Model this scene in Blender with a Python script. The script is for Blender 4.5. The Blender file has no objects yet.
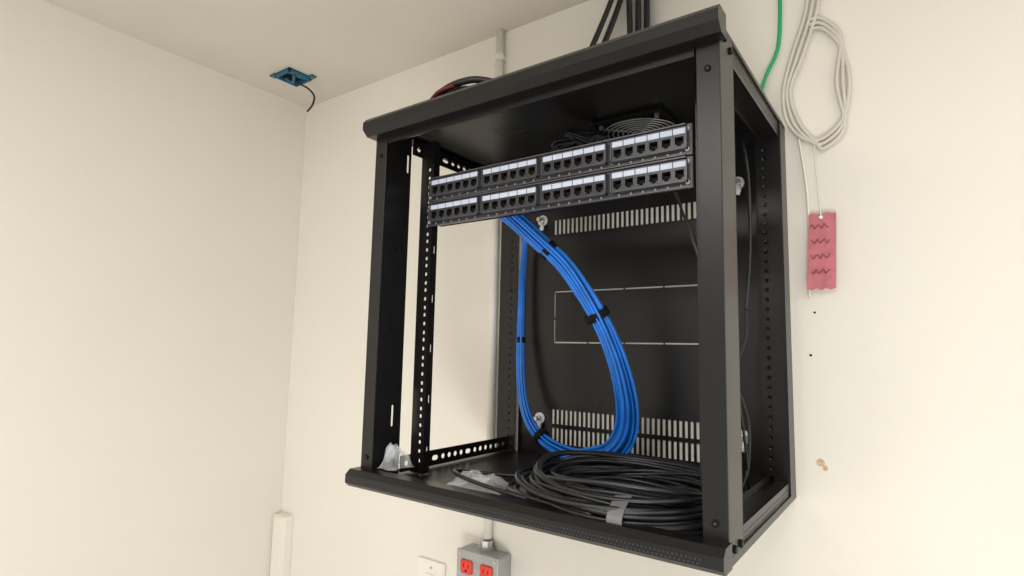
import bpy, bmesh, math, random
from mathutils import Vector, Matrix
random.seed(7)
scene=bpy.context.scene
scene.view_settings.view_transform='Standard'
W,D,H=0.6,0.394,0.6246
WALL_Y=0.3945; WALL_X=-0.819; CEIL=0.999; FLOOR=-1.65

# ---------------------------------------------------------------- materials
def mat(name,col,rough=.5,metal=0.,noise=0.,nscale=40.,bump=0.,bscale=200.,alpha=1.,spec=.5,trans=0.,coat=0.):
    m=bpy.data.materials.new(name); m.use_nodes=True
    nt=m.node_tree; b=nt.nodes['Principled BSDF']
    b.inputs['Base Color'].default_value=(*col,1); b.inputs['Roughness'].default_value=rough
    b.inputs['Metallic'].default_value=metal; b.inputs['Alpha'].default_value=alpha
    b.inputs['Specular IOR Level'].default_value=spec
    b.inputs['Transmission Weight'].default_value=trans
    b.inputs['Coat Weight'].default_value=coat
    tc=nt.nodes.new('ShaderNodeTexCoord')
    if noise>0:
        n=nt.nodes.new('ShaderNodeTexNoise'); n.inputs['Scale'].default_value=nscale; n.inputs['Detail'].default_value=5
        nt.links.new(tc.outputs['Object'],n.inputs['Vector'])
        r=nt.nodes.new('ShaderNodeValToRGB')
        r.color_ramp.elements[0].position=.3; r.color_ramp.elements[1].position=.7
        r.color_ramp.elements[0].color=(*[c*(1-noise) for c in col],1)
        r.color_ramp.elements[1].color=(*[min(1,c*(1+noise)) for c in col],1)
        nt.links.new(n.outputs['Fac'],r.inputs['Fac']); nt.links.new(r.outputs['Color'],b.inputs['Base Color'])
    if bump>0:
        n2=nt.nodes.new('ShaderNodeTexNoise'); n2.inputs['Scale'].default_value=bscale; n2.inputs['Detail'].default_value=3
        nt.links.new(tc.outputs['Object'],n2.inputs['Vector'])
        bp=nt.nodes.new('ShaderNodeBump'); bp.inputs['Strength'].default_value=bump; bp.inputs['Distance'].default_value=.002
        nt.links.new(n2.outputs['Fac'],bp.inputs['Height']); nt.links.new(bp.outputs['Normal'],b.inputs['Normal'])
    return m
M={}
M['black']=mat('black_powder_coat',(.0070,.0064,.0066),.30,noise=.15,nscale=9,bump=.08,bscale=900,spec=.40)
M['panelblk']=mat('patch_panel_black',(.028,.028,.033),.28,bump=.08,bscale=900)
M['frameblk']=mat('jack_frame_plastic',(.075,.075,.085),.30)
M['jackface']=mat('jack_face_plastic',(.030,.030,.034),.30)
M['dark']=mat('deep_black',(.004,.004,.004),.7,spec=.2)
M['seam']=mat('pressed_seam',(.03,.03,.03),.5)
M['label']=mat('label_strip',(.55,.61,.74),.4,noise=.05,nscale=90)
M['mark']=mat('printed_marks',(.33,.33,.36),.5)
M['pins']=mat('jack_contacts',(.16,.10,.06),.4,metal=.5)
M['blue']=mat('blue_cable_jacket',(.008,.16,.62),.38,noise=.2,nscale=30)
M['cabblk']=mat('black_cable_jacket',(.014,.014,.016),.34,noise=.2,nscale=60)
M['strap']=mat('velcro_strap',(.008,.008,.008),.85,spec=.2)
M['steel']=mat('zinc_steel',(.55,.55,.56),.32,metal=.9)
M['greym']=mat('grey_metal',(.42,.42,.42),.45,metal=.4,noise=.1)
M['whitep']=mat('white_plastic',(.78,.79,.78),.4)
M['cream']=mat('cream_paint_trim',(.82,.785,.71),.5,noise=.02)
M['beigep']=mat('beige_plate',(.62,.55,.42),.5,noise=.03)
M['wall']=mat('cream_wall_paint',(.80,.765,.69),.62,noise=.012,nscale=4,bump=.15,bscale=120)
M['wall_shaded']=mat('cream_wall_paint_shaded',(.775,.74,.665),.62,noise=.012,nscale=4,bump=.15,bscale=120)  # same cream paint, shade of the left wall put into the colour
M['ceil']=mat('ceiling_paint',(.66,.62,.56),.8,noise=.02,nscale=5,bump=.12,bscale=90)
M['floor']=mat('vinyl_floor',(.50,.47,.42),.5,noise=.15,nscale=6)
M['red']=mat('red_receptacle',(.75,.05,.03),.35)
M['redtool']=mat('red_rubber',(.14,.012,.012),.5)
M['tag']=mat('red_paper_tag',(.55,.17,.20),.7,noise=.12,nscale=60)
M['ink']=mat('ink',(.25,.04,.07),.7)
M['green']=mat('green_cable_jacket',(.01,.38,.13),.4)
M['greyc']=mat('grey_cable_jacket',(.62,.59,.53),.45,noise=.05)
M['teal']=mat('blue_box_plastic',(.02,.13,.22),.4,noise=.25,nscale=60)
M['bag']=mat('clear_plastic_bag',(.80,.82,.84),.12,alpha=.26,bump=.5,bscale=60,noise=.1,nscale=70)
M['tape']=mat('grey_tape',(.15,.15,.16),.22)
M['rust']=mat('rust_stain',(.62,.45,.27),.8,noise=.3,nscale=200)
M['fan']=mat('fan_grille_wire',(.45,.45,.45),.35,metal=.8)

# ---------------------------------------------------------------- builder
def crom(pts,n=10,cyc=False):
    P=[Vector(p) for p in pts]; out=[]; L=len(P)
    rng=range(L) if cyc else range(L-1)
    for i in rng:
        if cyc: p0,p1,p2,p3=P[(i-1)%L],P[i],P[(i+1)%L],P[(i+2)%L]
        else: p0,p1,p2,p3=P[max(i-1,0)],P[i],P[i+1],P[min(i+2,L-1)]
        for k in range(n):
            t=k/n
            out.append(.5*((2*p1)+(-p0+p2)*t+(2*p0-5*p1+4*p2-p3)*t*t+(-p0+3*p1-3*p2+p3)*t**3))
    if not cyc: out.append(P[-1])
    return out
def frames(path,cyc=False):
    n=len(path); T=[]
    for i in range(n):
        a=path[(i-1)%n] if (cyc or i>0) else path[i]; b=path[(i+1)%n] if (cyc or i<n-1) else path[i]
        T.append((b-a).normalized())
    u=T[0].orthogonal().normalized(); res=[]
    for t in T:
        u=(u-t*u.dot(t)).normalized(); res.append((t,u,t.cross(u)))
    return res
class B:
    def __init__(s,name): s.name=name; s.bm=bmesh.new(); s.mats=[]
    def mi(s,k):
        if k not in s.mats: s.mats.append(k)
        return s.mats.index(k)
    def box(s,x0,x1,y0,y1,z0,z1,m='black',bev=0.):
        r=bmesh.ops.create_cube(s.bm,size=1)
        for v in r['verts']:
            v.co=Vector(((x0+x1)/2+v.co.x*(x1-x0),(y0+y1)/2+v.co.y*(y1-y0),(z0+z1)/2+v.co.z*(z1-z0)))
        fs=set(f for v in r['verts'] for f in v.link_faces); i=s.mi(m)
        for f in fs: f.material_index=i
        if bev>0:
            es=list(set(e for v in r['verts'] for e in v.link_edges))
            rr=bmesh.ops.bevel(s.bm,geom=es,offset=bev,segments=2,affect='EDGES',profile=.5)
            for f in rr['faces']: f.material_index=i
    def cyl(s,c,axis,r,h,m='steel',seg=20,r2=None):
        q=Vector(axis).normalized().to_track_quat('Z','Y').to_matrix().to_4x4()
        rr=bmesh.ops.create_cone(s.bm,cap_ends=True,segments=seg,radius1=r,radius2=r if r2 is None else r2,depth=h,matrix=Matrix.Translation(Vector(c))@q)
        i=s.mi(m)
        for f in set(f for v in rr['verts'] for f in v.link_faces): f.material_index=i
    def face(s,vs,m):
        f=s.bm.faces.new([s.bm.verts.new(Vector(v)) for v in vs]); f.material_index=s.mi(m); return f
    def tube(s,pts,r,m,seg=8,n=8,cyc=False,raw=False,rx=1.,rfun=None,smooth=True):
        path=[Vector(p) for p in pts] if raw else crom(pts,n,cyc)
        fr=frames(path,cyc); rings=[]; i=s.mi(m); N=len(path)
        for k,(p,(t,u,v)) in enumerate(zip(path,fr)):
            rr=r if rfun is None else r*rfun(k/(N-1))
            rings.append([s.bm.verts.new(p+(u*math.cos(2*math.pi*j/seg)*rx+v*math.sin(2*math.pi*j/seg))*rr) for j in range(seg)])
        rng=range(N) if cyc else range(N-1)
        for k in rng:
            A,Bq=rings[k],rings[(k+1)%N]
            for j in range(seg):
                f=s.bm.faces.new((A[j],A[(j+1)%seg],Bq[(j+1)%seg],Bq[j])); f.material_index=i; f.smooth=smooth
        if not cyc:
            for R in (rings[0][::-1],rings[-1]):
                f=s.bm.faces.new(R); f.material_index=i
    def band(s,pts,x0,x1,th,m):
        """strip of tape: (y,z) path, width along x"""
        i=s.mi(m); P=crom([(0,p[0],p[1]) for p in pts],5)
        rows=[[s.bm.verts.new((x,p.y,p.z+dz)) for (x,dz) in ((x0,0),(x1,0),(x1,-th),(x0,-th))] for p in P]
        for a,c in zip(rows,rows[1:]):
            for j in range(4):
                f=s.bm.faces.new((a[j],a[(j+1)%4],c[(j+1)%4],c[j])); f.material_index=i
        for R in (rows[0][::-1],rows[-1]):
            f=s.bm.faces.new(R); f.material_index=i
    def plate(s,o,eu,ev,U,V,holes,th,m):
        """flat sheet with real cut-outs. holes: (u0,u1,v0,v1,roundfrac)"""
        o,eu,ev=Vector(o),Vector(eu),Vector(ev); nrm=eu.cross(ev).normalized()*th
        us=sorted(set([0,U]+[round(h[0],6) for h in holes]+[round(h[1],6) for h in holes]))
        vs=sorted(set([0,V]+[round(h[2],6) for h in holes]+[round(h[3],6) for h in holes]))
        us=[u for u in us if 0<=u<=U]; vs=[v for v in vs if 0<=v<=V]
        i=s.mi(m)
        hs=[(round(h[0],6),round(h[1],6),round(h[2],6),round(h[3],6),h[4] if len(h)>4 else 0) for h in holes]
        def isin(a,b):
            for h in hs:
                if h[0]<=a<=h[1] and h[2]<=b<=h[3]: return True
            return False
        nu,nv=len(us)-1,len(vs)-1
        fill=[[not isin((us[a]+us[a+1])/2,(vs[b]+vs[b+1])/2) for b in range(nv)] for a in range(nu)]
        cache={}
        def V_(a,b,k):
            key=(a,b,k)
            if key not in cache: cache[key]=s.bm.verts.new(o+eu*us[a]+ev*vs[b]+nrm*k)
            return cache[key]
        def F(*v):
            f=s.bm.faces.new(v); f.material_index=i
        for a in range(nu):
            for b in range(nv):
                if not fill[a][b]: continue
                F(V_(a,b,1),V_(a+1,b,1),V_(a+1,b+1,1),V_(a,b+1,1))
                F(V_(a,b,0),V_(a,b+1,0),V_(a+1,b+1,0),V_(a+1,b,0))
                if a==0 or not fill[a-1][b]: F(V_(a,b,0),V_(a,b,1),V_(a,b+1,1),V_(a,b+1,0))
                if a==nu-1 or not fill[a+1][b]: F(V_(a+1,b,0),V_(a+1,b+1,0),V_(a+1,b+1,1),V_(a+1,b,1))
                if b==0 or not fill[a][b-1]: F(V_(a,b,0),V_(a+1,b,0),V_(a+1,b,1),V_(a,b,1))
                if b==nv-1 or not fill[a][b+1]: F(V_(a,b+1,0),V_(a,b+1,1),V_(a+1,b+1,1),V_(a+1,b+1,0))
        for h in hs:
            if h[4]>0:
                c=min(h[1]-h[0],h[3]-h[2])*h[4]
                for (cu,cv,su,sv) in ((h[0],h[2],1,1),(h[1],h[2],-1,1),(h[0],h[3],1,-1),(h[1],h[3],-1,-1)):
                    for k in (0,1):
                        pts=[o+eu*cu+ev*cv,o+eu*(cu+su*c)+ev*cv,o+eu*cu+ev*(cv+sv*c)]
                        f=s.bm.faces.new([s.bm.verts.new(p+nrm*k) for p in pts]); f.material_index=i
    def prism(s,prof,x0,x1,m):
        """extrude a (y,z) profile along x"""
        A=[s.bm.verts.new((x0,p[0],p[1])) for p in prof]; C=[s.bm.verts.new((x1,p[0],p[1])) for p in prof]
        i=s.mi(m); n=len(prof)
        for k in range(n):
            f=s.bm.faces.new((A[k],A[(k+1)%n],C[(k+1)%n],C[k])); f.material_index=i
        for R in (A[::-1],C):
            f=s.bm.faces.new(R); f.material_index=i
    def done(s,parent=None):
        bmesh.ops.recalc_face_normals(s.bm,faces=s.bm.faces)
        me=bpy.data.meshes.new(s.name); s.bm.to_mesh(me); s.bm.free()
        for k in s.mats: me.materials.append(M[k])
        o=bpy.data.objects.new(s.name,me); scene.collection.objects.link(o)
        if parent: o.parent=parent
        return o
def empty(name):
    e=bpy.data.objects.new(name,None); scene.collection.objects.link(e); return e

# ---------------------------------------------------------------- room
b=B('wall_back'); b.box(WALL_X-.1,2.6,WALL_Y,WALL_Y+.1,FLOOR,CEIL+.1,'wall'); b.done()
b=B('wall_left'); b.box(WALL_X-.1,WALL_X,-3.2,WALL_Y,FLOOR,CEIL+.1,'wall_shaded'); b.done()
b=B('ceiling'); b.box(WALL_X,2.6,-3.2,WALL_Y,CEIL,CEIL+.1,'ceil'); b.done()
b=B('floor'); b.box(WALL_X-.1,2.6,-3.2,WALL_Y+.1,FLOOR-.1,FLOOR,'floor'); b.done()

# ---------------------------------------------------------------- cabinet
cab=empty('wall_mount_network_cabinet')
b=B('top_cover')
b.box(0,W,0,D,H-.006,H,'black')
b.prism([(0.004,.597),(-.017,.597),(-.0277,.607),(-.0277,.6205),(-.021,H+.0035),(0.004,H+.0035)],-.005,W+.007,'black')
b.box(0.03,W-.03,0,.004,.585,.599,'black')
b.box(0.03,.57,.372,.39,.596,.619,'black')
for (x0,x1,y0,y1) in ((.17,.23,.12,.1212),(.17,.23,.15,.1512),(.17,.1712,.12,.1512),(.2288,.23,.12,.1512)):
    b.box(x0,x1,y0,y1,H-.0064,H-.0058,'seam')
b.done(cab)
b=B('bottom_cover')
b.box(0,W,0,D,0,.010,'black')
b.prism([(0.004,0),(-.021,0),(-.0277,.006),(-.0277,.019),(-.019,.027),(0.004,.027)],-.004,W+.002,'black')
for i in range(96):
    for j in range(2):
        x=.10+i*.005+(j*.0025)
        if x<.585: b.cyl((x,-.0278,.0085+j*.0045),(0,1,0),.0012,.0005,'seam',6)
b.done(cab)
# side beams
b=B('side_beam_left')
b.box(0,.004,.003,D-.003,.612,H-.006,'black'); b.box(0,.004,.003,D-.003,.010,.0125,'black')
b.box(0,.028,.003,D-.003,.612,.614,'black')
b.done(cab)
b=B('side_beam_right')
for (z0,z1) in ((.592,H),(0,.030)):
    holes=[]
    for i in range(54):
        for j in range(3):
            y=.05+i*.006+(j%2)*.003
            holes.append((y,y+.0022,.0075+j*.006,.0097+j*.006))
    b.plate((W-.004,.003,z0),(0,1,0),(0,0,1),D-.006,z1-z0,holes,.0015,'black')
b.box(W-.028,W-.0026,.003,D-.003,.592,.594,'black')
b.box(W-.028,W-.0026,.003,D-.003,.028,.030,'black')
b.done(cab)
# perforated cross bars
for nm,x in (('rail_carrier_left',.0285),('rail_carrier_right',W-.030)):
    b=B(nm)
    for z0 in (.583,.0125):
        L=D-.066; holes=[]; k=0; y=.010
        while y<L-.018:
            if k%5==4: holes.append((y,y+.016,.009,.018,.3)); y+=.025
            else: holes.append((y,y+.0095,.009,.0185,.3)); y+=.0175
            k+=1
        b.plate((x,.062,z0),(0,1,0),(0,0,1),L,.028,holes,.0015,'black')
        if nm.endswith('right'): b.box(x-.010,x+.0015,.062,D-.004,z0+(.0265 if z0>.3 else 0),z0+(.028 if z0>.3 else .0015),'black')
    b.done(cab)
# front posts
Z0,Z1=.010,H-.004
for nm,s_ in (('front_post_left',0),('front_post_right',1)):
    b=B(nm); xa=0 if s_==0 else W-.028; xb=xa+.028
    b.box(xa,xb,0,.0025,Z0,Z1,'black',.0008)
    sl=[(.048,.0535,.545-Z0,.580-Z0,.4),(.036,.0415,.092-Z0,.13-Z0,.4)]
    xi=xb-.002 if s_==0 else xa
    b.plate((xi,.002,Z0),(0,1,0),(0,0,1),.058,Z1-Z0,sl if s_==0 else [],.002,'black')
    if s_==0:
        b.plate((xa,.002,Z0),(0,1,0),(0,0,1),.058,Z1-Z0,[(.03,.057,.50-Z0,.59-Z0),(.02,.056,.07-Z0,.15-Z0)],.002,'black')
        b.cyl((.0275,.030,.26),(1,0,0),.003,.002,'dark',12); b.cyl((.0275,.030,.40),(1,0,0),.003,.002,'dark',12)
    else:
        b.box(W-.002,W,.002,.060,Z0,Z1,'black',.0008)
        b.box(W-.028,W,.058,.060,Z0,Z1,'black')
    for z in (.045,.565):
        b.cyl(((xa+xb)/2,-.0005,z),(0,1,0),.0042,.002,'dark',16)
        b.cyl(((xa+xb)/2,-.0012,z),(0,1,0),.0016,.002,'seam',8)
    b.done(cab)
# rear posts
for nm,xa in (('rear_post_left',0.001),('rear_post_right',W-.048)):
    b=B(nm); holes=[]
    z=.03
    while z<.575:
        hx=.030 if xa<.1 else .012
        holes.append((hx,hx+.0045,z,z+.0055,.25)); z+=.0159
    b.plate((xa,.378,Z0),(1,0,0),(0,0,1),.048,Z1-Z0,holes,.0015,'black')
    if xa<.1: b.box(xa,xa+.0015,.378,D-.001,Z0,Z1,'black')
    else:
        b.box(W-.0015,W,.350,D-.001,Z0,Z1,'black')
        hr=[(.010,.016,.02+i*.0159,.027+i*.0159,.25) for i in range(35)]
        b.plate((W-.040,.350,Z0),(1,0,0),(0,0,1),.0385,Z1-Z0,hr,.0015,'black')
    b.done(cab)
# 19 inch mounting rails
for nm,xa,xr in (('mounting_rail_left',.036,.0652),('mounting_rail_right',.545,.5735)):
    b=B(nm); holes=[]
    z=.018
    while z<.545:
        for dz in (0,.0159,.0317):
            if nm.endswith('left'): holes.append((.0175,.0235,z+dz,z+dz+.0062,.2))
            else: holes.append((.006,.0135,z+dz,z+dz+.008,.2))
        z+=.04445
    b.plate((xa,.0815,.0125),(1,0,0),(0,0,1),.031,.595,holes,.0018,'black')
    hh=[(.006,.009,.03+i*.0889,.045+i*.0889,.4) for i in range(6)]
    b.plate((xr,.0815,.0125),(0,1,0),(0,0,1),.014,.595,hh,.0015,'black')
    b.done(cab)
# back panel with vents and knock-out
b=B('back_panel'); ox=.048; oz=.010; holes=[]
x=.135
while x<.468:
    holes.append((x-ox,x-ox+.0056,.480-oz,.512-oz))
    holes.append((x-ox,x-ox+.0056,.076-oz,.106-oz))
    holes.append((x-ox,x-ox+.0056,.036-oz,.068-oz))
    x+=.0105
kz0,kz1,kx0,kx1=.245,.353,.137,.463
for i in range(4):
    w=(kx1-kx0)/4
    for z in (kz0,kz1): holes.append((kx0+i*w+.001-ox,kx0+(i+1)*w-.002-ox,z-oz,z+.0028-oz))
for xx in (kx0,kx1):
    holes.append((xx-ox,xx+.0026-ox,kz0+.004-oz,kz0+.050-oz)); holes.append((xx-ox,xx+.0026-ox,kz0+.055-oz,kz1-.001-oz))
b.plate((ox,.3925,oz),(1,0,0),(0,0,1),W-2*ox,Z1-oz,holes,.0010,'black')
b.done(cab)
b=B('mounting_bolts')
for (x,z) in ((.105,.515),(.105,.085),(.520,.535),(.520,.088)):
    b.cyl((x,.390,z),(0,1,0),.012,.003,'whitep',24)
    b.cyl((x,.386,z),(0,1,0),.0075,.007,'steel',6)
    b.cyl((x,.378,z),(0,1,0),.0045,.014,'steel',12)
    b.tube([(x,.386,z-.006),(x+.004,.382,z-.014),(x+.001,.384,z-.022)],.0045,'whitep',8,5)
b.done(cab)
b=B('cooling_fan'); cx,cy,cz=.397,.2436,.606
b.box(cx-.062,cx+.062,cy-.062,cy+.062,.612,.6186,'dark',.002)
for k in range(7):
    r=.012+k*.0085
    b.tube([(cx+r*math.cos(a*math.pi/12),cy+r*math.sin(a*math.pi/12),cz) for a in range(24)],.0013,'fan',6,2,cyc=True)
for k in range(4):
    a=math.pi/4+k*math.pi/2
    b.tube([(cx+.012*math.cos(a),cy+.012*math.sin(a),cz+.001),(cx+.070*math.cos(a),cy+.070*math.sin(a),cz+.001)],.0012,'fan',6,1)
    b.cyl((cx+.070*math.cos(a),cy+.070*math.sin(a),cz+.003),(0,0,1),.004,.006,'steel',12)
b.cyl((cx,cy,cz+.003),(0,0,1),.012,.004,'dark',20)
b.done(cab)
b=B('fan_power_cord')
for k in range(6):
    o=k*.004; random.seed(20+k); j=lambda:random.uniform(-.006,.006)
    b.tube([(.345,.215,.604),(.315+o+j(),.175+o,.590+j()),(.288+j(),.165-o,.578+j()),(.275+j(),.185,.572+o*.5),(.31,.20+o,.580+j()),(.335+j(),.175+j(),.590-o),(.30+j(),.16+j(),.600)],.0036,'cabblk',8,8,cyc=(k%2==0))
b.cyl((.300,.176,.583),(1,.3,0),.014,.014,'strap',14)
b.tube([(.30,.18,.585),(.31,.175,.57),(.315,.172,.556)],.006,'cabblk')
b.done(cab)
b=B('corner_screws')
for (y,z) in ((.020,.608),(.045,.603),(.020,.016),(.045,.016)):
    b.cyl((W+.001,y,z),(1,0,0),.0045,.003,'dark',16); b.cyl((W+.0025,y,z),(1,0,0),.002,.001,'seam',6)
b.done(cab)

# ---------------------------------------------------------------- patch panels
def patch_panel(name,ztop):
    e=empty(name); x0,x1=.0587,.5413; y=.0787; h=.0437; zb=ztop-h
    b=B('face_plate')
    b.box(x0,x1,y-.002,y+.0015,zb,ztop,'panelblk',.0006)
    b.box(x0+.008,x1-.008,y-.006,y-.002,ztop-.002,ztop,'frameblk')
    b.box(x0+.008,x1-.008,y-.006,y-.002,zb,zb+.0015,'frameblk')
    for xe in (x0+.006,x1-.006):
        for dz in (.008,.036):
            b.cyl((xe,y-.003,zb+dz),(0,1,0),.0032,.002,'greym',14)
    b.box(x0+.012,x1-.012,y+.002,y+.022,zb+.004,ztop-.004,'dark')
    b.done(e)
    b=B('jack_modules')
    for g in (.0715,.190,.309,.427):
        gw=.108; z0=zb+.0090; z1=zb+.0285; pw=gw/6; holes=[]
        for i in range(6):
            c=i*pw+pw/2
            holes.append((c-.0060,c+.0060,.0055,.0160))
            holes.append((c-.0030,c+.0030,.0030,.0055))
            b.box(g+c-.0045,g+c+.0045,y-.0035,y-.0030,z0+.012,z0+.0150,'pins')
            b.box(g+c-.0012,g+c+.0012,y-.0026,y-.0018,zb+.0030,zb+.0060,'mark')
            b.box(g+i*pw+.0008,g+(i+1)*pw-.0006,y-.0088,y-.0080,z1+.0002,z1+.0080,'label')
        b.plate((g,y-.0085,z0),(1,0,0),(0,0,1),gw,z1-z0,holes,-.0018,'jackface')
        b.box(g,g+gw,y-.0035,y-.0015,z0,z1,'dark')
        for (a0,a1,c0,c1) in ((g-.0013,g+gw+.0013,z0-.0012,z0),(g-.0013,g+gw+.0013,z1+.0082,z1+.0092),(g-.0013,g,z0-.0012,z1+.0092),(g+gw,g+gw+.0013,z0-.0012,z1+.0092)):
            b.box(a0,a1,y-.0100,y-.002,c0,c1,'frameblk')
        b.box(g,g+gw,y-.0080,y-.002,z1,z1+.0082,'jackface')
    b.done(e)
    return e
patch_panel('patch_panel',.5352); patch_panel('patch_panel',.4897)

# ---------------------------------------------------------------- blue cable bundle
random.seed(11)
b=B('blue_network_cable_bundle')
main=[(.185,.112,.475),(.2006,.13,.462),(.242,.17,.4154),(.2817,.2,.369),(.3176,.24,.292),(.3415,.27,.2147),(.3534,.29,.1368),(.3449,.3,.0834),(.318,.3,.050),(.27,.31,.036)]
left=[(.27,.31,.036),(.2316,.32,.032),(.1647,.335,.045),(.1174,.34,.0790),(.0870,.35,.1452),(.0720,.362,.25),(.0690,.366,.36),(.074,.366,.45),(.095,.34,.50),(.15,.22,.500),(.185,.125,.490)]
def bundle(path,N,Rf,r,m,tw,n=7):
    P=crom(path,n); fr=frames(P); L=len(P)
    offs=[]
    for ring,c in ((0,1),(1,6),(2,12),(3,18)):
        for k in range(c):
            if len(offs)<N: offs.append((ring,2*math.pi*k/c))
    mx=max(o[0] for o in offs) or 1
    for (ring,ang) in offs:
        ph=random.uniform(-.25,.25); w=random.uniform(.85,1.15); pts=[]
        f1=random.uniform(1,3); p1=random.uniform(0,6)
        for i in range(L):
            s=i/(L-1); R=Rf(s)*ring/mx*w*(1+.12*math.sin(f1*6*s+p1)); a=ang+ph+tw*s
            t,u,v=fr[i]; pts.append(P[i]+(u*math.cos(a)+v*math.sin(a))*R)
        b.tube(pts,r,m,8,raw=True)
bundle(main,24,lambda s:.013+.010*min(1,s*1.3),.0029,'blue',1.2)
bundle(left,12,lambda s:.015-.010*min(1,s*1.7),.0027,'blue',1.0)
Pm=crom(main,7)
def strap(P,idx,R,w):
    t=(P[idx+1]-P[idx-1]).normalized(); c=P[idx]
    b.tube([c-t*w,c+t*w],R,'strap',16,1)
strap(Pm,16,.0180,.007); strap(Pm,28,.0225,.007)
Pl=crom(left,7)
strap(Pl,17,.0165,.006); strap(Pl,35,.0100,.006)
b.done()

# ---------------------------------------------------------------- black cable coil
b=B('black_cable_coil')
cx,cy=.432,.128
for k in range(60):
    rr=random.uniform(.094,.152)
    z=.0155+random.random()*.046*(1-abs(rr-.125)/.05)+.002
    ox,oy=random.gauss(0,.006),random.gauss(0,.005); ph=random.uniform(0,6.28); tx=random.gauss(0,.006)
    pts=[]
    for i in range(18):
        a=i*2*math.pi/18
        pts.append((max(.255,min(.566,cx+ox+rr*1.06*math.cos(a))),max(-.012,cy+oy+rr*.95*math.sin(a)),max(.0145,z+tx*math.sin(a+ph)+.003*math.sin(3*a+ph))))
    b.tube(pts,.0032,'cabblk',8,4,cyc=True)
b.tube([(.40,.02,.02),(.30,.01,.03),(.22,.02,.035),(.165,.05,.035),(.15,.10,.025),(.20,.15,.018),(.30,.19,.02),(.36,.22,.03)],.0032,'cabblk')
b.tube([(.40,.24,.05),(.30,.235,.05),(.24,.20,.03),(.25,.10,.016),(.32,.03,.022),(.42,.0,.03)],.0032,'cabblk')
b.tube([(.44,.25,.05),(.33,.26,.055),(.26,.22,.03),(.235,.14,.016),(.28,.06,.02),(.36,.01,.03)],.0032,'cabblk')
b.tube([(.48,.26,.045),(.38,.275,.05),(.28,.25,.03),(.235,.17,.018),(.25,.08,.02),(.33,.012,.03),(.44,-.008,.03)],.0032,'cabblk')
b.band([(-.0155,.026),(-.0155,.033),(-.008,.043),(.006,.052),(.018,.057)],.463,.483,.0012,'tape')
b.done()

# ---------------------------------------------------------------- plastic bags
def bag(name,cx,cy,cz,sx,sy,sz,seed):
    random.seed(seed); b=B(name); i=b.mi('bag'); N=9
    for lay in (0,1):
        g=[[None]*(N+1) for _ in range(N+1)]
        for a in range(N+1):
            for c in range(N+1):
                u,v=a/N*2-1,c/N*2-1
                e=max(0,1-max(abs(u),abs(v))**3)
                hgt=e*sz*(.2+random.random()*1.1) if lay else 0.0005*random.random()
                g[a][c]=b.bm.verts.new((cx+u*sx*(1+.18*math.sin(3*v+seed))+random.uniform(-.002,.002),cy+v*sy*(1+.2*math.cos(3*u+seed))+u*sx*.3,cz+hgt))
        for a in range(N):
            for c in range(N):
                for tri in ((g[a][c],g[a+1][c],g[a+1][c+1]),(g[a][c],g[a+1][c+1],g[a][c+1])):
                    f=b.bm.faces.new(tri); f.material_index=i
    b.done()
bag('plastic_bag',.205,.060,.0108,.038,.036,.026,3)
bag('plastic_bag',.052,.030,.0285,.016,.022,.034,5)

# ---------------------------------------------------------------- loose cord inside cabinet
b=B('black_power_cord')
b.tube([(.5516,.30,.30),(.550,.30,.255),(.532,.3,.196),(.545,.3,.15),(.552,.3,.1124),(.55,.29,.05),(.54,.28,.0135)],.0028,'cabblk')
b.tube([(.5516,.30,.30),(.555,.32,.40),(.553,.33,.52),(.545,.33,.59)],.0028,'cabblk')
b.tube([(.465,.19,.50),(.475,.2,.475),(.51,.2,.369),(.54,.22,.25),(.55,.27,.12),(.55,.30,.0135)],.0022,'cabblk')
b.done()

# ---------------------------------------------------------------- things on top of cabinet
random.seed(3)
b=B('cable_tool_coil')
for k in range(6):
    r=.058-.002*k; z=H+.006+k*.0065
    b.tube([(.160+1.25*r*math.cos(a*math.pi/8)+random.gauss(0,.002),.072+.75*r*math.sin(a*math.pi/8),z+random.gauss(0,.0015)) for a in range(16)],.0050,'cabblk',8,4,cyc=True)
b.tube([(.090,.05,H+.022),(.13,.03,H+.042),(.19,.03,H+.046),(.228,.05,H+.040)],.006,'cabblk')
b.tube([(.095,.030,H+.026),(.13,.018,H+.035),(.165,.018,H+.038)],.0035,'redtool')
b.done()

# ---------------------------------------------------------------- black cables to ceiling
random.seed(9)
b=B('black_cable_bundle')
for k in range(9):
    o=k*.0055; yy=(k%3)*.008; w=random.uniform(-.004,.004)
    b.tube([(.325+o,.365-yy,H+.004),(.318+o+w,.374-yy,.75),(.315+o*1.1,.380-yy,.88),(.312+o*1.15+w,.380-yy,CEIL+.002)],.0038,'cabblk')
for k in range(4):
    o=k*.012; yy=(k%2)*.008
    b.tube([(.185+o,.33,H+.004),(.195+o,.345-yy,.76),(.232+o*1.2,.362-yy,.86),(.272+o,.37-yy,.95),(.290+o*.8,.372-yy,CEIL+.002)],.0034,'cabblk')
b.done()

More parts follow.
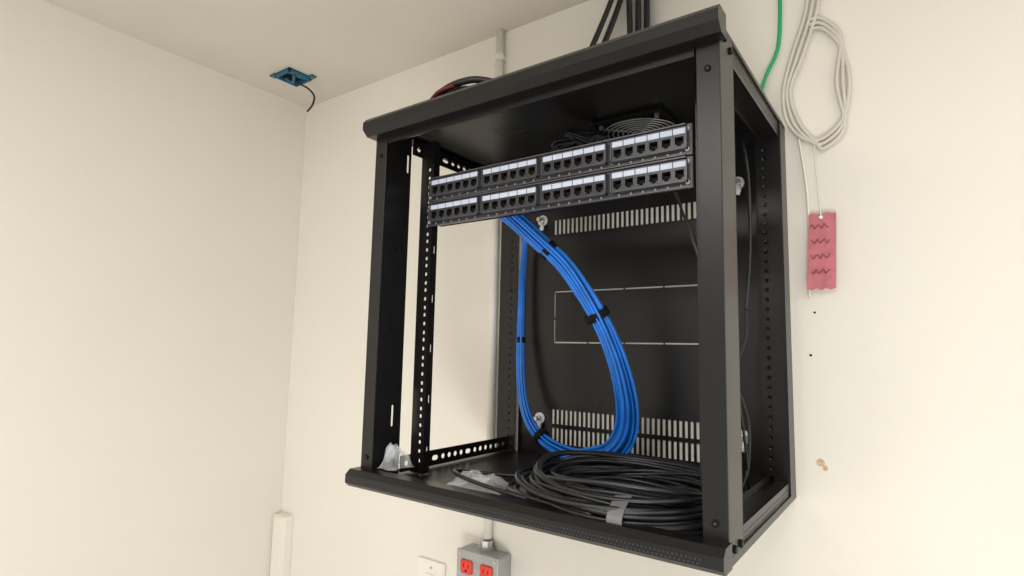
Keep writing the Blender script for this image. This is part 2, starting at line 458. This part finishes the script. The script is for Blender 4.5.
# ---------------------------------------------------------------- conduit + outlet box
b=B('wall_conduit')
cxn=-.022
b.tube([(cxn,WALL_Y-.011,CEIL),(cxn,WALL_Y-.011,-.185)],.0095,'cream',16,1)
for z in (.93,-.10):
    b.cyl((cxn,WALL_Y-.011,z),(0,0,1),.0115,.014,'cream',16)
    b.box(cxn-.026,cxn+.012,WALL_Y-.003,WALL_Y,z-.007,z+.007,'cream',.001)
b.done()
b=B('electrical_outlet_box')
bx0,bx1,by0,bz1=-.076,.036,.348,-.208; bz0=bz1-.112
b.box(bx0,bx1,by0,WALL_Y-.0005,bz0,bz1,'greym',.004)
b.box(bx0-.001,bx1+.001,by0-.003,by0,bz0-.001,bz1+.001,'greym',.002)
b.cyl((cxn,WALL_Y-.014,bz1+.010),(0,0,1),.015,.020,'steel',8)
b.cyl((cxn,WALL_Y-.014,bz1+.003),(0,0,1),.018,.006,'steel',20)
for cxo in (-.047,.007):
    for dz in (-.032,-.076):
        zc=bz1+dz
        b.box(cxo-.016,cxo+.016,by0-.007,by0-.002,zc-.014,zc+.014,'red',.004)
        b.box(cxo-.007,cxo-.0055,by0-.0076,by0-.0068,zc-.002,zc+.007,'dark')
        b.box(cxo+.0055,cxo+.007,by0-.0076,by0-.0068,zc-.002,zc+.006,'dark')
        b.cyl((cxo,by0-.007,zc-.008),(0,1,0),.0025,.0012,'dark',12)
    b.cyl((cxo,by0-.0035,bz1-.054),(0,1,0),.003,.002,'steel',12)
for (xx,zz) in ((bx0+.008,bz1-.008),(bx1-.008,bz1-.008),(bx0+.008,bz0+.008),(bx1-.008,bz0+.008)):
    b.cyl((xx,by0-.0035,zz),(0,1,0),.004,.002,'steel',12)
b.done()
b=B('wall_plate')
b.box(-.235,-.150,WALL_Y-.007,WALL_Y,-.400,-.272,'cream',.002)
b.box(-.209,-.176,WALL_Y-.010,WALL_Y-.006,-.37,-.302,'cream',.0015)
for z in (-.288,-.384): b.cyl((-.1925,WALL_Y-.0075,z),(0,1,0),.003,.002,'steel',12)
b.done()
b=B('cable_raceway')
b.box(WALL_X+.002,WALL_X+.062,WALL_Y-.028,WALL_Y,-1.6,-.272,'cream',.002)
b.box(WALL_X+.010,WALL_X+.054,WALL_Y-.031,WALL_Y-.027,-1.6,-.276,'cream',.001)
b.done()

# ---------------------------------------------------------------- ceiling box
b=B('ceiling_junction_box')
jx,jy=-.655,.236; s=.036
for (a0,a1,c0,c1) in ((-s,s,-s,-s+.006),(-s,s,s-.006,s),(-s,-s+.006,-s,s),(s-.006,s,-s,s)):
    b.box(jx+a0,jx+a1,jy+c0,jy+c1,CEIL-.012,CEIL,'teal',.001)
b.box(jx-s,jx+s,jy-s,jy+s,CEIL-.003,CEIL,'teal')
b.box(jx-s+.008,jx+.004,jy-s+.008,jy+s-.010,CEIL-.0035,CEIL-.0028,'dark')
for (dx,dy) in ((-s-.006,-s+.004),(s+.006,s-.004)):
    b.box(jx+dx-.012,jx+dx+.012,jy+dy-.008,jy+dy+.008,CEIL-.006,CEIL,'teal',.001)
    b.cyl((jx+dx,jy+dy,CEIL-.006),(0,0,1),.003,.003,'steel',8)
b.tube([(jx,jy,CEIL-.004),(jx+.012,jy+.01,CEIL-.022),(jx+.03,jy+.03,CEIL-.035),(jx+.040,jy+.045,CEIL-.055),(jx+.034,jy+.045,CEIL-.080),(jx+.018,jy+.04,CEIL-.098)],.0028,'cabblk')
b.tube([(jx-.02,jy-.01,CEIL-.008),(jx+.0,jy+.0,CEIL-.02),(jx+.02,jy-.01,CEIL-.008)],.004,'teal')
b.done()

# ---------------------------------------------------------------- right side wall things
b=B('green_cable')
b.tube([(.545,.380,H+.004),(.5716,.385,.715),(.590,.387,.755),(.5967,.388,.7865),(.600,.388,.861),(.600,.388,CEIL+.001)],.0034,'green')
b.done()
b=B('grey_and_white_cables')
for k in range(3):
    o=k*.009
    b.tube([(.650+o,.385,CEIL+.001),(.648+o,.386,.90),(.640+o,.386,.82),(.6150+o,.386,.742),(.6010+o*.6,.386,.6836),(.606+o,.386,.630-o*.3),(.630+o,.386,.594-o*.5),(.660,.386,.590-o),(.690,.386,.620-o),(.700-o,.386,.68),(.69,.386,.74+o),(.665,.386,.78+o),(.645,.386,.785+o)],.0032,'greyc')
b.tube([(.622,.388,.60),(.632,.389,.50),(.632,.389,.40),(.630,.389,.325)],.0022,'cream')  # separate thin white wall cable, only grouped with the grey ones
b.done()
b=B('red_paper_tag')
N=6
top=[(.634+i*.0066,.383,.462+.0015*math.sin(i*2)) for i in range(N+1)]; bot=[(.628+i*.0070,.377+.001*math.sin(i),.338-.003*(i%2)) for i in range(N+1)]
for i in range(N):
    b.face([bot[i],bot[i+1],top[i+1],top[i]],'tag')
    b.face([(p[0],p[1]+.0012,p[2]) for p in (bot[i],top[i],top[i+1],bot[i+1])],'tag')
for k in range(4):
    z=.44-k*.025
    b.tube([(.636+j*.0034,.3795-k*.0010,z+.004*math.sin(j*2.3+k)) for j in range(9)],.0006,'ink',5,4)
b.cyl((.652,.382,.455),(0,1,0),.003,.004,'steel',12)
b.tube([(.652,.382,.455),(.648,.384,.52),(.645,.386,.588)],.0010,'whitep',6)
b.done()
b=B('wall_anchor_marks')
for (x,z,r,m) in ((.637,.060,.006,'rust'),(.643,.052,.004,'rust'),(.628,.23,.002,'dark'),(.636,.30,.0017,'dark')):
    b.cyl((x,WALL_Y-.0003,z),(0,1,0),r,.001,m,14)
b.done()

# ---------------------------------------------------------------- lights
def area(name,loc,target,size,sizey,power,col):
    l=bpy.data.lights.new(name,'AREA'); l.shape='RECTANGLE'; l.size=size; l.size_y=sizey; l.energy=power; l.color=col
    o=bpy.data.objects.new(name,l); o.location=loc
    o.rotation_euler=(Vector(target)-Vector(loc)).to_track_quat('-Z','Y').to_euler(); scene.collection.objects.link(o); return o
area('ceiling_light',(.5,-1.5,CEIL-.02),(.5,-1.5,-1),1.3,.7,28,(1,.985,.95))
area('ceiling_light',(1.7,-.6,CEIL-.02),(1.7,-.6,-1),.6,1.2,8,(1,.985,.95))
area('ceiling_fill_uplight',(1.0,-1.6,-.9),(.3,-.9,CEIL),.8,.8,22,(1,.985,.95))  # added fill lamp, no known fixture; brightens the ceiling from below
w=bpy.data.worlds.new('world'); scene.world=w; w.use_nodes=True
w.node_tree.nodes['Background'].inputs[0].default_value=(1,.98,.945,1); w.node_tree.nodes['Background'].inputs[1].default_value=.86

# ---------------------------------------------------------------- camera
q=(.7788,-.6541,.2275,-.6255,.1091,.0215,569.58)
cy_,sy_=math.cos(q[3]),math.sin(q[3]); cp,sp=math.cos(q[4]),math.sin(q[4])
F=Vector((sy_*cp,cy_*cp,sp)); R0=Vector((cy_,-sy_,0)); U=R0.cross(F)
c,s=math.cos(q[5]),math.sin(q[5]); R=c*R0+s*U; U2=-s*R0+c*U
cam=bpy.data.cameras.new('camera'); cam.sensor_width=36; cam.lens=q[6]*36/1024; cam.clip_start=.01
co=bpy.data.objects.new('camera',cam)
co.matrix_world=Matrix(((R.x,U2.x,-F.x,q[0]),(R.y,U2.y,-F.y,q[1]),(R.z,U2.z,-F.z,q[2]),(0,0,0,1)))
scene.collection.objects.link(co); scene.camera=co
